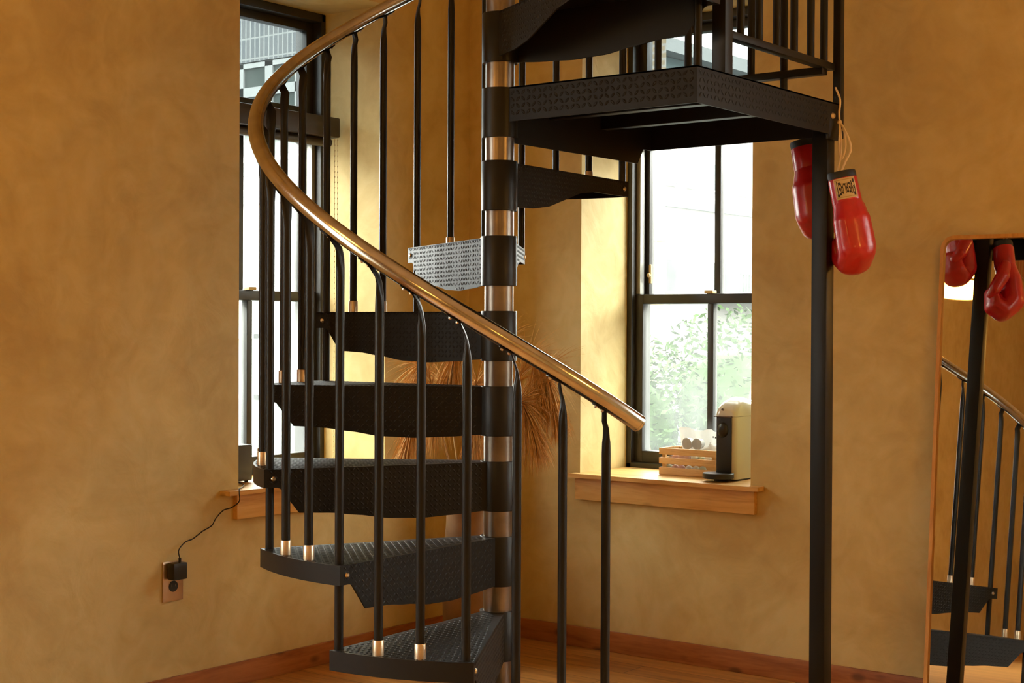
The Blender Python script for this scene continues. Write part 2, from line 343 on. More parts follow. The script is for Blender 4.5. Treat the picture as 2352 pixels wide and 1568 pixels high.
# ------------------------------------------------------------------ windows
def window(n, P, axis_mat, stool, apron):
    """P(u, w, z): u along the 0.67 m opening, w depth into the wall, z up"""
    root = sempty('window_%d' % n, P(.335, .0, LO))
    def bx(mb, u0, u1, w0, w1, z0, z1, bev=.004): mb.box(P(u0, w0, z0), P(u1, w1, z1), bev)
    U = .67; F0, F1 = .29, .42
    m = MB(); bx(m, 0, .022, F0, F1, LO, HI); bx(m, U-.022, U, F0, F1, LO, HI); bx(m, 0, U, F0, F1, HI-.03, HI); bx(m, 0, U, F0, F1, LO, .625)
    bx(m, 0, U, .30, .41, 1.795, 1.855)
    m.build('frame', 'frame', root)
    def sash(nm, z0, z1, w0, w1, top, bot, st, munt, pane):
        m = MB(); bx(m, .02, .02+st, w0, w1, z0, z1); bx(m, U-.02-st, U-.02, w0, w1, z0, z1)
        bx(m, .02+st-.001, U-.02-st+.001, w0, w1, z1-top, z1); bx(m, .02+st-.001, U-.02-st+.001, w0, w1, z0, z0+bot)
        if munt: bx(m, .335-.0125, .335+.0125, w0+.004, w1-.004, z0+bot, z1-top)
        s = m.build(nm, 'frame', root)
        g = MB(); wm = (w0+w1)/2; bx(g, .02+st-.004, U-.02-st+.004, wm-.002, wm+.002, z0+bot-.004, z1-top+.004, 0); g.build('glass_pane', pane, s, smooth=0)
        return s
    sash('transom_sash', 1.855, 2.192, .33, .37, .03, .035, .036, False, 'tint')
    us = sash('upper_sash', 1.200, 1.80, .358, .394, .03, .035, .034, True, 'glass')
    ls = sash('lower_sash', .62, 1.235, .312, .350, .035, .048, .036, True, 'hazy')
    m = MB()
    for u in (.022, U-.040): bx(m, u, u+.018, .318, .346, 1.236, 1.795, .002)
    m.build('jamb_track', 'track', root)
    m = MB(); bx(m, .318, .352, .300, .330, 1.235, 1.246, .003); m.build('sash_lock', 'patch', ls)
    m = MB(); bx(m, .058, .068, .346, .357, 1.275, 1.345, .004); m.ball(P(.061, .342, 1.305), .008, 8); m.build('tilt_latch', 'patch', us)
    m = MB(); m.prism([(stool[0], -.045), (stool[1], -.045), (stool[1], -.0005), (.6695, -.0005), (.6695, F0+.002), (.0005, F0+.002), (.0005, -.0005), (stool[0], -.0005)], LO, .607, lambda u, w, z: P(u, w, z)); m.build('sill', axis_mat, root, smooth=0)
    m = MB(); bx(m, *apron, -.02, 0, .5155, LO, .002); m.build('apron', axis_mat, root)
    return root
def PL(u, w, z): return (-w, LY0+u, z)
def PR(u, w, z): return (RX0+u, w, z)
window(1, PL, 'pine_y', (-.075, .740), (-.022, .70))
window(2, PR, 'pine', (-.019, .719), (-.0085, .694))
w3 = sempty('window_3', (-.35, (NY0+NY1)/2, LO))  # added window, out of view, brings daylight onto the right wall
f = MB(); f.box((-.40, NY0, LO), (-.30, NY0+.06, 2.25)); f.box((-.40, NY1-.06, LO), (-.30, NY1, 2.25)); f.box((-.40, NY0, LO), (-.30, NY1, LO+.06)); f.box((-.40, NY0, 2.19), (-.30, NY1, 2.25)); f.box((-.38, NY0, 1.5), (-.32, NY1, 1.55)); f.box((-.38, (NY0+NY1)/2-.03, LO), (-.32, (NY0+NY1)/2+.03, 2.25))
f.build('frame', 'frame', w3, smooth=0)
f = MB(); f.box((-.352, NY0+.05, LO+.05), (-.348, NY1-.05, 2.2)); f.build('glass_pane', 'glass', w3, smooth=0)
w4 = sempty('window_4', ((EX0+EX1)/2, .35, LO))  # added window, out of view, brings daylight onto the left wall
f = MB(); f.box((EX0, .30, LO), (EX0+.06, .40, 2.25)); f.box((EX1-.06, .30, LO), (EX1, .40, 2.25)); f.box((EX0, .30, LO), (EX1, .40, LO+.06)); f.box((EX0, .30, 2.19), (EX1, .40, 2.25)); f.box((EX0, .32, 1.5), (EX1, .38, 1.55)); f.box(((EX0+EX1)/2-.03, .32, LO), ((EX0+EX1)/2+.03, .38, 2.25))
f.build('frame', 'frame', w4, smooth=0)
f = MB(); f.box((EX0+.05, .348, LO+.05), (EX1-.05, .352, 2.2)); f.build('glass_pane', 'glass', w4, smooth=0)
# roller blind above the left double-hung sashes
bl = thing('roller_blind', 'dark bronze roller blind cassette across the left window recess, fully rolled up', 'blind', (-.215, -.81, 1.77))
m = MB(); m.box((-.255, -1.115, 1.772), (-.18, -.497, 1.842), .006); m.build('cassette', 'cassette', bl)
m = MB(); m.tube([(-.222, -1.10, 1.757), (-.222, -.51, 1.757)], .016, 14); m.build('fabric_roll', 'cassette', bl)
m = MB()
for dy in (0, .014):
    for k in range(64): m.ball((-.192, -.512+dy, 1.765-k*.0185), .0026, 6)
    m.tube([(-.192, -.512+dy, 1.77), (-.192, -.512+dy, .60)], .0010, 5)
m.build('bead_chain', 'patch', bl)

# ------------------------------------------------------------------ spiral stair
PX, PY = 1.1935, -1.3442
H = .187; Z1 = .4024; R = .604; RB = .585; RRAIL = .602
PH0 = math.atan2(CP.y-PY, CP.x-PX)
def zt(k): return Z1 + H*(k-1)
def lead(k): return 4.66 + 29.946*(k-1)
def phi(a): return PH0 - radians(a)
def at(a, r, z): p = phi(a); return (PX+r*cos(p), PY+r*sin(p), z)
stair = thing('spiral_staircase', 'black steel spiral staircase with checker-plate treads and a curved metal handrail', 'staircase', (PX, PY, 0))
m = MB(); m.lathe([(.0365, .012), (.0365, 3.38)], (PX, PY), 32); m.lathe([(.10, 0), (.10, .010), (.095, .012)], (PX, PY), 32)
m.build('center_pole', 'steel', stair)

def prof_lead(s):
    pts = [(0, .120), (.15, .126), (.30, .130), (.45, .127), (.60, .115), (.72, .107), (.85, .104), (.93, .046), (.945, .043), (1, .043)]
    for (a, p), (b, q) in zip(pts, pts[1:]):
        if s <= b:
            t = (s-a)/(b-a)
            if b <= .85: t = t*t*(3-2*t)*.6+t*.4
            return p+(q-p)*t
    return .043
def prof_trail(s):
    pts = [(0, .110), (.15, .108), (.28, .098), (.42, .074), (.55, .052), (.68, .043), (1, .043)]
    for (a, p), (b, q) in zip(pts, pts[1:]):
        if s <= b: t = (s-a)/(b-a); return p+(q-p)*t
    return .043
SW = radians(32.7)
SS = sorted([i/40 for i in range(41)] + [.85, .93, .945])
def flange(mb, p0, p1, inward, prof, th=.004):
    """vertical plate from p0 (hub) to p1 (tip), top at z=0, hanging by prof; inward = thickness direction"""
    p0 = Vector((*p0, 0)); p1 = Vector((*p1, 0)); L = (p1-p0).length; iv = Vector((*inward, 0)).normalized()*th
    out = []; inn = []
    for s in SS:
        b = p0+(p1-p0)*s; d = prof(s)
        out.append((b+Vector((0, 0, -.0015)), b+Vector((0, 0, -d)))); inn.append((b+iv+Vector((0, 0, -.0015)), b+iv+Vector((0, 0, -d))))
    for i in range(len(SS)-1):
        u0, u1 = SS[i]*L, SS[i+1]*L
        for q, off in ((out, 0), (inn, .3)):
            a, b2, c, d = q[i][0], q[i+1][0], q[i+1][1], q[i][1]
            mb.add([a, b2, c, d], [(0, 1, 2, 3)], [[(u0+off, 0), (u1+off, 0), (u1+off, c.z), (u0+off, d.z)]])
        mb.add([out[i][1], out[i+1][1], inn[i+1][1], inn[i][1]], [(0, 1, 2, 3)], [[(u0, 0), (u1, 0), (u1, .004), (u0, .004)]])
    e = [out[-1][0], out[-1][1], inn[-1][1], inn[-1][0]]; mb.add(e, [(0, 1, 2, 3)], [[(0, 0), (0, -.04), (.004, -.04), (.004, 0)]])
def lozenges(mb, P, u0, u1, v0, v1, inside, cell=.0118, h=.0008):
    """raised checker-plate lugs; P(u, v, h) -> xyz, inside(u, v) -> margin in metres"""
    for i in range(int(u0/cell)-1, int(u1/cell)+2):
        for j in range(int(v0/cell)-1, int(v1/cell)+2):
            cu, cv = (i+.5)*cell, (j+.5)*cell
            if inside(cu, cv) < .0052: continue
            sg = 1 if (i+j) % 2 else -1
            du, dv = .7071, .7071*sg; L, Wd = .0060*cell/.0118, .0023*cell/.0118
            q = [(L, 0), (L*.45, Wd), (-L*.45, Wd), (-L, 0), (-L*.45, -Wd), (L*.45, -Wd)]
            vs = [P(cu+a*du-b*dv, cv+a*dv+b*du, 0) for a, b in q] + [P(cu+a*du-b*dv, cv+a*dv+b*du, h) for a, b in ((L*.55, 0), (L*.28, Wd*.45), (-L*.28, Wd*.45), (-L*.55, 0), (-L*.28, -Wd*.45), (L*.28, -Wd*.45))]
            mb.add(vs, [[k, (k+1) % 6, 6+(k+1) % 6, 6+k] for k in range(6)] + [[6, 7, 8, 9, 10, 11]])
# one tread in local axes: lead edge along +x, trailing edge clockwise
c_, s_ = cos(-SW), sin(-SW)
L0, L1 = (.040, .020), (R, 0.0)
T0_, T1_ = (.040*c_+.020*s_, .040*s_-.020*c_), (R*c_, R*s_)
m = MB()
arc = [(R*cos(-SW*i/14), R*sin(-SW*i/14)) for i in range(15)]
poly = [L0] + arc + [T0_]
top = [(x, y, 0) for x, y in poly]; bot = [(x, y, -.004) for x, y in poly]; n = len(poly)
m.add(top, [list(range(n))], [[(x, y) for x, y in poly]]); m.add(bot, [list(range(n))[::-1]], [[(x+1, y) for x, y in poly][::-1]])
for i in range(n):
    j = (i+1) % n; m.add([top[i], top[j], bot[j], bot[i]], [(0, 1, 2, 3)], [[(0, 0), (.001, 0), (.001, .001), (0, .001)]])
flange(m, L0, L1, (0, -1), prof_lead)
flange(m, T0_, T1_, (sin(SW), cos(SW)), prof_trail)
def wedge(u, v):
    r = math.hypot(u, v); a = -math.atan2(v, u)
    if a < 0 or a > SW or r > R: return -1
    l = (R-.04); d0 = (-(L1[0]-L0[0])*(v-L0[1]) + (L1[1]-L0[1])*(u-L0[0]))/l
    return min(R-r, r-.050, r*sin(a), r*sin(SW-a))
lozenges(m, lambda u, v, h: (u, v, h), 0, R, -R, 0, wedge)
def plate_lugs(p0, p1, out, prof):
    p0 = Vector((*p0, 0)); d = Vector((*p1, 0))-p0; L = d.length; d /= L; o = Vector((*out, 0)).normalized()
    lozenges(m, lambda u, v, h: p0+d*u+Vector((0, 0, v))+o*h, 0, L, -.14, 0, lambda u, v: min(u-.008, L-u, -v, prof(max(0, min(1, u/L)))+v))
plate_lugs(L0, L1, (0, 1), prof_lead)
plate_lugs(T0_, T1_, (-sin(SW), -cos(SW)), prof_trail)
TREAD = m.build('tread', 'plate', stair, smooth=30, local=True)
m = MB(); rings = []
for i in range(15):
    a = -SW*i/14; e = Vector((cos(a), sin(a), 0))
    rings.append([e*(R+.001)+Vector((0, 0, .0005)), e*(R+.001)+Vector((0, 0, -.043)), e*(R-.004)+Vector((0, 0, -.043)), e*(R-.004)+Vector((0, 0, .0005))])
m.loft(rings); m.build('nosing_band', 'black', TREAD, local=True)
m = MB(); m.lathe([(.0368, .0005), (.044, .0015), (.0450, .000), (.0450, -.1215), (.044, -.1225), (.0368, -.122)], n=32, cap=False); m.build('hub_sleeve', 'black', TREAD, local=True)
for ex, nv in (((R-.022, 0), (0, 1)), (((R-.022)*c_, (R-.022)*s_), (-sin(SW), -cos(SW)))):
    b = Vector((ex[0], ex[1], -.022)); d = Vector((nv[0], nv[1], 0))
    m = MB(); m.tube([b+d*.0, b+d*.003, b+d*.005], lambda t: .0065*(1-.45*t*t), 10); m.build('bolt', 'bolt', TREAD, local=True)
TREAD['_w'] = [0, 0, 0]
def place(o, k, z=None): o.location = (0, 0, zt(k) if z is None else z); o.rotation_euler = (0, 0, phi(lead(k)))
place(TREAD, 0)
for k in range(1, 8): place(dup(TREAD, stair), k)
up = dup(TREAD, stair); up.location = (0, 0, zt(9)-.006); up.rotation_euler = (0, 0, phi(lead(11)))

# handrail
def zr(a): return 1.094 + H/29.946*a
m = MB(); pts = [at(a, RRAIL, zr(a)) for a in [-30.3+i*2.2 for i in range(113)]]
m.tube(pts, .0190, 20)
m.build('handrail', 'rail', stair)
m = MB(); e0 = Vector(pts[0]); dd = (Vector(pts[0])-Vector(pts[1])).normalized(); m.tube([e0-dd*.004, e0+dd*.0005, e0+dd*.004], lambda t: .0196 if t < .8 else .016, 20); m.build('rail_end_cap', 'rail', stair)

def baluster(a, zb, socket=True, zp=None):
    p = phi(a); er = Vector((cos(p), sin(p), 0)); et = Vector((sin(p), -cos(p), 0))     # et: up-stair direction
    if zp is None:
        zz = zr(a) - .0215; sl = H/radians(29.946)/RRAIL; tv = (et + Vector((0, 0, sl))).normalized()
        base = Vector((PX, PY, 0)) + er*RB
        rings = []
        top = zz-.050
        path = [(zb, 0, .010, .010), (top-.035, 0, .010, .010), (top-.012, 0, .0115, .0085), (top+.004, 0, .0125, .0055), (top+.020, .001, .0125, .0032), (top+.034, .005, .0122, .0024)]
        pp = [(base + Vector((0, 0, z)) + et*o, Vector((0, 0, 1)), ra, rt) for z, o, ra, rt in path]
        q = Vector((base.x, base.y, zz)) + er*(RRAIL-RB)
        for s in (.016, .030, .046): pp.append((q + tv*s, tv, .0118 if s < .04 else .0095, .0022))
        pp[5] = (pp[5][0], (Vector((0, 0, 1))+tv).normalized(), pp[5][2], pp[5][3])
        for c, t, ra, rt in pp:
            g = t.cross(er).normalized(); rings.append([c + er*ra*cos(2*pi*k/12) + g*rt*sin(2*pi*k/12) for k in range(12)])
        m = MB(); m.loft(rings)
        o = m.build('baluster', 'black', stair)
        nv = tv.cross(er).normalized()
        if nv.z > 0: nv = -nv
        for s in (.020, .038):
            c = q + tv*s; m = MB(); m.tube([c, c+nv*.004, c+nv*.0062], lambda t: .0042*(1-.4*t*t), 8); m.build('bolt', 'bolt', o)
    else:
        m = MB(); m.tube([at(a, RB, zb), at(a, RB, zp)], .010, 12); o = m.build('baluster', 'black', stair)
    if socket:
        x, y, _ = at(a, RB, 0)
        m = MB(); m.lathe([(.0125, zb), (.0125, zb+.0315), (.0115, zb+.033)], (x, y), 16)
        c = Vector((x, y, zb+.018)); v = (Vector((CP.x, CP.y, 0))-Vector((x, y, 0))).normalized()
        m.tube([c+v*.0115, c+v*.0140], .0024, 8)
        m.build('foot_socket', 'socket', o)
    return o
for k in range(0, 8):
    a = lead(k)
    baluster(a+1.9, zt(k-1) if k > 0 else 0.0, socket=False)
    for da in (11.7, 21.4): baluster(a+da, zt(k))
baluster(lead(8)+1.9, zt(7), socket=False)

# landing
ZL = zt(8)-.005; LX0, LX1, LYA, LYB = 1.188, 1.772, -1.360, -.632
def plate_box(mb, a, b, uax):
    lo = [min(p, q) for p, q in zip(a, b)]; hi = [max(p, q) for p, q in zip(a, b)]
    vs = [(x, y, z) for z in (lo[2], hi[2]) for y in (lo[1], hi[1]) for x in (lo[0], hi[0])]
    fs = [(0, 2, 3, 1), (4, 5, 7, 6), (0, 1, 5, 4), (2, 6, 7, 3), (0, 4, 6, 2), (1, 3, 7, 5)]
    mb.add(vs, fs, [[(vs[i][uax[0]]*.74, vs[i][uax[1]]*.74) for i in q] for q in fs])
m = MB(); plate_box(m, (LX0, LYA, ZL-.004), (LX1, LYB, ZL), (0, 1))
LAND = m.build('landing', 'plate', stair, smooth=0)
def landp(mb, name, mat='plate', sm=0): return mb.build(name, mat, LAND, smooth=sm)
m = MB(); lozenges(m, lambda u, v, h: (u, LYA-h, v), 1.225, LX1, ZL-.085, ZL, lambda u, v: min(u-1.225, LX1-u, ZL-v, v-ZL+.085), .0165, .0011); plate_box(m, (1.225, LYA, ZL-.085), (LX1-.004, LYA+.004, ZL-.0005), (0, 2)); landp(m, 'fascia')
m = MB(); lozenges(m, lambda u, v, h: (LX1+h, u, v), LYA, LYB-.06, ZL-.085, ZL, lambda u, v: min(u-LYA, LYB-.06-u, ZL-v, v-ZL+.085), .0165, .0011); plate_box(m, (LX1-.004, LYA, ZL-.085), (LX1, LYB, ZL-.0005), (1, 2)); landp(m, 'fascia')
m = MB(); plate_box(m, (LX0, LYB-.004, ZL-.085), (LX1-.004, LYB, ZL-.0005), (0, 2)); landp(m, 'fascia')
m = MB(); pr = [(-1.300, ZL-.004), (LYB, ZL-.004), (LYB, ZL-.085), (LYB-.045, ZL-.085), (LYB-.075, ZL-.128), (-1.300, ZL-.128)]
m.prism(pr, LX0, LX0+.004, lambda a, b, d: (d, a, b)); landp(m, 'fascia', 'black')
for y in (-.88, -1.12):
    m = MB(); m.box((LX0+.005, y-.016, ZL-.052), (LX1-.005, y+.016, ZL-.0045), .002); landp(m, 'joist', 'black')
m = MB(); m.lathe([(.0368, ZL+.0005), (.045, ZL), (.045, ZL-.122), (.0368, ZL-.1225)], (PX, PY), 32, False); landp(m, 'hub_sleeve', 'black', 38)
for c, d in (((LX1, -.667, ZL-.036), (1, 0, 0)), ((LX0, -.66, ZL-.075), (-1, 0, 0))):
    c = Vector(c); d = Vector(d); m = MB(); m.tube([c, c+d*.003, c+d*.006], lambda t: .0085*(1-.4*t*t), 12); landp(m, 'bolt', 'bolt', 38)
m = MB(); m.box((LX1-.012, LYB-.055, ZL-.098), (LX1+.0005, LYB+.006, ZL-.040), .004); landp(m, 'corner_tab', 'black', 38)
m = MB(); m.box((1.720, -.681, 0.006), (1.7645, -.6365, ZL-.006), .004); m.box((1.69, -.71, 0), (1.795, -.605, .006), .001)
m.build('support_post', 'black', stair)
# landing railings
RX = 1.7435
def sq(name, x, y, w, z0, z1): m = MB(); m.box((x-w/2, y-w/2, z0), (x+w/2, y+w/2, z1), .002); return m.build(name, 'black', stair)
sq('newel_post', 1.748, -1.205, .036, ZL, 2.62); sq('newel_post', 1.762, -.612, .022, ZL-.09, 2.62)
m = MB(); m.box((RX-.014, -1.188, 1.797), (RX+.014, -.622, 1.815), .002); m.build('bottom_rail', 'black', stair)
m = MB(); m.box((1.20, -.685, 1.780), (1.75, -.655, 1.800), .002); m.build('bottom_rail', 'black', stair)
m = MB(); m.tube([(RX, -1.205, 2.56), (RX, -.61, 2.56)], .019, 16); m.build('top_rail', 'rail', stair)
m = MB(); m.tube([(1.20, -.67, 2.47), (1.75, -.67, 2.47)], .019, 16); m.build('top_rail', 'rail', stair)
for y in (-1.110, -1.0186, -.926, -.832, -.739, -.662):
    m = MB(); m.tube([(RX, y, 1.81), (RX, y, 2.55)], .010, 12); m.build('baluster', 'black', stair)
for x in (1.2348, 1.3336, 1.4324, 1.5324, 1.6308):
    m = MB(); m.tube([(x, -.67, ZL), (x, -.67, 2.46)], .010, 12); m.build('baluster', 'black', stair)
m = MB(); m.tube([(1.748, -1.318, ZL), (1.748, -1.318, 2.60)], .010, 12); m.build('baluster', 'black', stair)

# ------------------------------------------------------------------ pendant lamps
def pendant(x, y, z, label, sm='shade'):
    t = thing('pendant_lamp', label, 'lamp', (x, y, ZC), 'pendant lamps')
    m = MB(); m.lathe([(.055, ZC), (.055, ZC-.012), (.012, ZC-.03)], (x, y), 24); m.build('canopy', 'lampmetal', t)
    m = MB(); m.tube([(x, y, ZC-.02), (x, y, z+.19)], .005, 8); m.build('rod', 'lampmetal', t)
    m = MB(); m.lathe([(.020, z+.205), (.034, z+.195), (.040, z+.165), (.040, z+.158)], (x, y), 24); m.build('holder', 'lampmetal', t)
    m = MB(); m.lathe([(.040, z+.160), (.070, z+.150), (.092, z+.125), (.103, z+.090), (.106, z+.066)], (x, y), 32, False)
    m.lathe([(.106, z+.058), (.110, z+.028), (.113, z)], (x, y), 32, False); m.lathe([(.112, z+.001), (.05, z+.006), (.001, z+.007)], (x, y), 32, False)
    m.build('glass_shade', sm, t)
    m = MB(); m.lathe([(.105, z+.068), (.1085, z+.067), (.1085, z+.057), (.105, z+.056)], (x, y), 32, False); m.build('shade_band', 'lampmetal', t)
pendant(1.02, -2.70, 1.765, 'lit milk glass pendant lamp with a brass band, reflected in the leaning mirror')
for i, (x, y, z) in enumerate(((3.45, -1.55, 1.72), (5.2, -5.4, 2.2), (2.2, -4.9, 1.9))):  # unseen lamps added to brighten the walls with warm light
    pendant(x, y, z, 'unseen milk glass pendant lamp added for warm fill, ' + ('nearest the mirror wall', 'in the far room corner', 'in the middle of the room')[i], 'shade_fill')

# ------------------------------------------------------------------ leaning mirror
D0, TH, YW = .131, .0911, .0336
nm = Vector((sin(YW)*cos(TH), -cos(YW)*cos(TH), sin(TH)))
ax = Vector((0, 0, 1)).cross(nm).normalized()            # along the wall
ax = ax if ax.x > 0 else -ax
ay = (Vector((0, 0, 1)) - nm.z*nm).normalized()
org = Vector((2.0, -D0, 0)); org = org + ay*(0.004/ay.z)
MX0, MX1, MY0, MY1, RC = -.186, .42, 0.0, 1.389, .040
def mpt(a, b, d): return org + ax*a + ay*b + nm*d
def rrect(a0, a1, b0, b1, r, n=8):
    out = []
    for cx_, cy_, st in ((a1-r, b1-r, 0), (a0+r, b1-r, 90), (a0+r, b0+r, 180), (a1-r, b0+r, 270)):
        for i in range(n+1): q = radians(st+90*i/n); out.append((cx_+r*cos(q), cy_+r*sin(q)))
    return out
mir = thing('leaning_mirror', 'tall mirror with thin honey oak frame and rounded corners leaning on the right wall', 'mirror', tuple(mpt(.12, 0, 0)))
o_ = rrect(MX0, MX1, MY0, MY1, RC); i_ = rrect(MX0+.011, MX1-.011, MY0+.011, MY1-.011, RC-.011)
m = MB(); m.loft([[mpt(a, b, -.012) for a, b in o_], [mpt(a, b, .008) for a, b in o_], [mpt(a, b, .009) for a, b in i_], [mpt(a, b, -.012) for a, b in i_]], closed=True)
m.build('frame', 'oak', mir)
j_ = rrect(MX0+.010, MX1-.010, MY0+.010, MY1-.010, RC-.010)
m = MB(); m.loft([[mpt(a, b, -.010) for a, b in j_], [mpt(a, b, 0) for a, b in j_]]); m.build('mirror_glass', 'mirror', mir, smooth=0)

# ------------------------------------------------------------------ boxing gloves
def capsule_mesh(segs, vox, mat_, name, parent, xf, smooth_it=6):
    m = MB()
    for p, q, ra, rb in segs:
        p = Vector(p); q = Vector(q); n = max(2, int((q-p).length/.008))
        ra = ra if hasattr(ra, '__len__') else (ra,)*3; rb = rb if hasattr(rb, '__len__') else (rb,)*3
        for i in range(n+1):
            t = i/n; m.ball(p.lerp(q, t), [a+(b-a)*t for a, b in zip(ra, rb)], 14)
    m.xf(lambda v: xf @ v)
    o = m.build(name, mat_, parent, smooth=0)
    md = o.modifiers.new('r', 'REMESH'); md.mode = 'VOXEL'; md.voxel_size = vox; md.use_smooth_shade = True
    ms = o.modifiers.new('s', 'SMOOTH'); ms.iterations = smooth_it; ms.factor = .5
    dg = bpy.context.evaluated_depsgraph_get(); me = bpy.data.meshes.new_from_object(o.evaluated_get(dg))
    me.polygons.foreach_set('use_smooth', [True]*len(me.polygons))
    o.modifiers.clear(); o.data = me
    if not me.materials: me.materials.append(MT[mat_])
    return o
def glove(name, label, top, zaxis, palm, flip, patch):
    Z = Vector(zaxis).normalized(); Y = Vector(palm); Y = (Y - Y.dot(Z)*Z).normalized(); X = Y.cross(Z)*flip
    R3 = Matrix((X, Y, Z)).transposed().to_4x4(); R3.translation = Vector(top); xf = R3
    t = thing(name, label, 'boxing glove', tuple(top), 'hanging boxing gloves')
    segs = [((0, 0, -.020), (0, -.001, -.085), (.037, .030, .018), (.0395, .0325, .018)),        # cuff
            ((0, -.002, -.080), (.002, -.008, -.130), (.0395, .0325, .02), (.051, .038, .03)),
            ((.002, -.010, -.130), (.004, -.010, -.205), (.052, .038, .03), (.054, .042, .04)),  # back of the hand
            ((.004, -.006, -.215), (.004, .022, -.240), (.053, .036, .036), (.050, .034, .032)),
            ((.004, .022, -.240), (.003, .052, -.222), (.050, .032, .030), (.048, .028, .028)),  # finger roll
            ((.003, .052, -.222), (.003, .056, -.180), (.047, .026, .026), (.040, .020, .022))]
    capsule_mesh(segs, .0042, 'leather', 'glove_body', t, xf)
    th = [((-.036, .016, -.095), (-.050, .034, -.135), .020, .023), ((-.050, .034, -.135), (-.040, .058, -.172), .023, .021), ((-.040, .058, -.172), (-.020, .066, -.190), .020, .017)]
    capsule_mesh(th, .0042, 'leather', 'thumb', t, xf)
    def ring(rx, ry, z, n=28): return [xf @ Vector((rx*cos(2*pi*k/n), ry*sin(2*pi*k/n)-.000, z)) for k in range(n)]
    m = MB(); m.loft([ring(.0335, .0265, -.020), ring(.0385, .0312, -.018), ring(.0390, .0318, -.006), ring(.0375, .030, 0.0), ring(.0345, .0272, -.001), ring(.030, .0235, -.012)], cap=False); m.build('cuff_binding', 'binding', t)
    m = MB(); m.loft([ring(.0372, .0300, -.016), ring(.0392, .0322, -.022), ring(.0400, .0330, -.084), ring(.0385, .0310, -.092)], cap=False); m.build('cuff', 'leather', t)
    m = MB(); m.loft([ring(.031, .024, -.006), ring(.002, .002, -.0062)], cap=False); m.build('lining', 'binding', t)
    if patch:
        # label sewn on the back of the cuff: bends with it (angle range on the ellipse)
        def cp(a, z, e): return xf @ Vector(((.0392+e)*cos(a), (.0322+e)*sin(a), z))
        A0, A1, za, zb = radians(patch-43), radians(patch+43), -.020, -.074
        def sheet(a0, a1, z0, z1, e, name, mt, par, nn=12):
            m = MB(); m.loft([[cp(a0+(a1-a0)*i/nn, z0, e), cp(a0+(a1-a0)*i/nn, z1, e), cp(a0+(a1-a0)*i/nn, z1, e-.0012), cp(a0+(a1-a0)*i/nn, z0, e-.0012)] for i in range(nn+1)]); return m.build(name, mt, par, smooth=30)
        lab = sheet(A0, A1, za, zb, .0014, 'brand_label', 'patch', t)
        m = MB()
        for z in (-.0245, -.0695):
            m.loft([[cp(A0+(A1-A0)*(.04+.92*i/12), z+.0008, .0018), cp(A0+(A1-A0)*(.04+.92*i/12), z-.0008, .0018), cp(A0+(A1-A0)*(.04+.92*i/12), z-.0008, .001), cp(A0+(A1-A0)*(.04+.92*i/12), z+.0008, .001)] for i in range(13)])
        m.build('border_line', 'gold', lab)
        # lettering, upside down while the glove hangs, taller towards both ends
        G = {'E': [(0, 0, .3, 1), (.3, 0, 1, .2), (.3, .4, .85, .6), (.3, .8, 1, 1)], 'V': [(0, .5, .3, 1), (.7, .5, 1, 1), (.12, .22, .42, .55), (.58, .22, .88, .55), (.3, 0, .7, .28)],
             'R': [(0, 0, .3, 1), (.3, .8, .9, 1), (.7, .5, 1, .95), (.3, .4, .85, .58), (.65, 0, 1, .42)], 'L': [(0, 0, .3, 1), (.3, 0, 1, .2)],
             'A': [(0, 0, .28, .7), (.72, 0, 1, .7), (.15, .65, .42, .9), (.58, .65, .85, .9), (.3, .82, .7, 1), (.28, .3, .72, .45)],
             'S': [(0, 0, 1, .2), (.7, .2, 1, .5), (0, .42, 1, .6), (0, .55, .3, .85), (0, .8, 1, 1)], 'T': [(.35, 0, .65, .85), (0, .8, 1, 1)]}
        m = MB(); word = 'EVERLAST'
        for i, chh in enumerate(word):
            c0 = (i-3.5)/3.5; hh = .0125 + .0085*c0*c0; w0 = i/8+.008; w1 = (i+1)/8-.012
            for x0, y0, x1, y1 in G[chh]:
                qs = []
                for xx, yy in ((x0, y0), (x1, y0), (x1, y1), (x0, y1)):
                    u = w0+(w1-w0)*xx; a = A0+(A1-A0)*(.07+.86*(1-u if flip > 0 else u)); z = -.047 - hh*(2*yy-1); qs.append((a, z))
                m.add([cp(a, z, .0019) for a, z in qs]+[cp(a, z, .0012) for a, z in qs], [(0, 1, 2, 3), (7, 6, 5, 4), (0, 1, 5, 4), (1, 2, 6, 5), (2, 3, 7, 6), (3, 0, 4, 7)])
        m.build('lettering', 'ink', lab, smooth=0)
    return t
glove('boxing_glove', 'red boxing glove with a cream label on its cuff, beside the black post', (1.797, -.668, 1.522), (-.19, -.08, 1), (-.78, .62, 0), -1, 286)
glove('boxing_glove', 'red boxing glove half hidden behind the black post, its bare cuff close under the landing', (1.650, -.588, 1.622), (-.20, 0, 1), (-.25, .95, 0), -1, None)
lc = MB()
def cat(ps, n=6):
    P = [Vector(p) for p in ps]; out = []
    for i in range(len(P)-1):
        a, b, c, d = P[max(i-1, 0)], P[i], P[i+1], P[min(i+2, len(P)-1)]
        for k in range(n):
            t = k/n; out.append(.5*((2*b)+(c-a)*t+(2*a-5*b+4*c-d)*t*t+(3*b-a-3*c+d)*t**3))
    return out+[P[-1]]
kn = (1.783, -.648, 1.655)
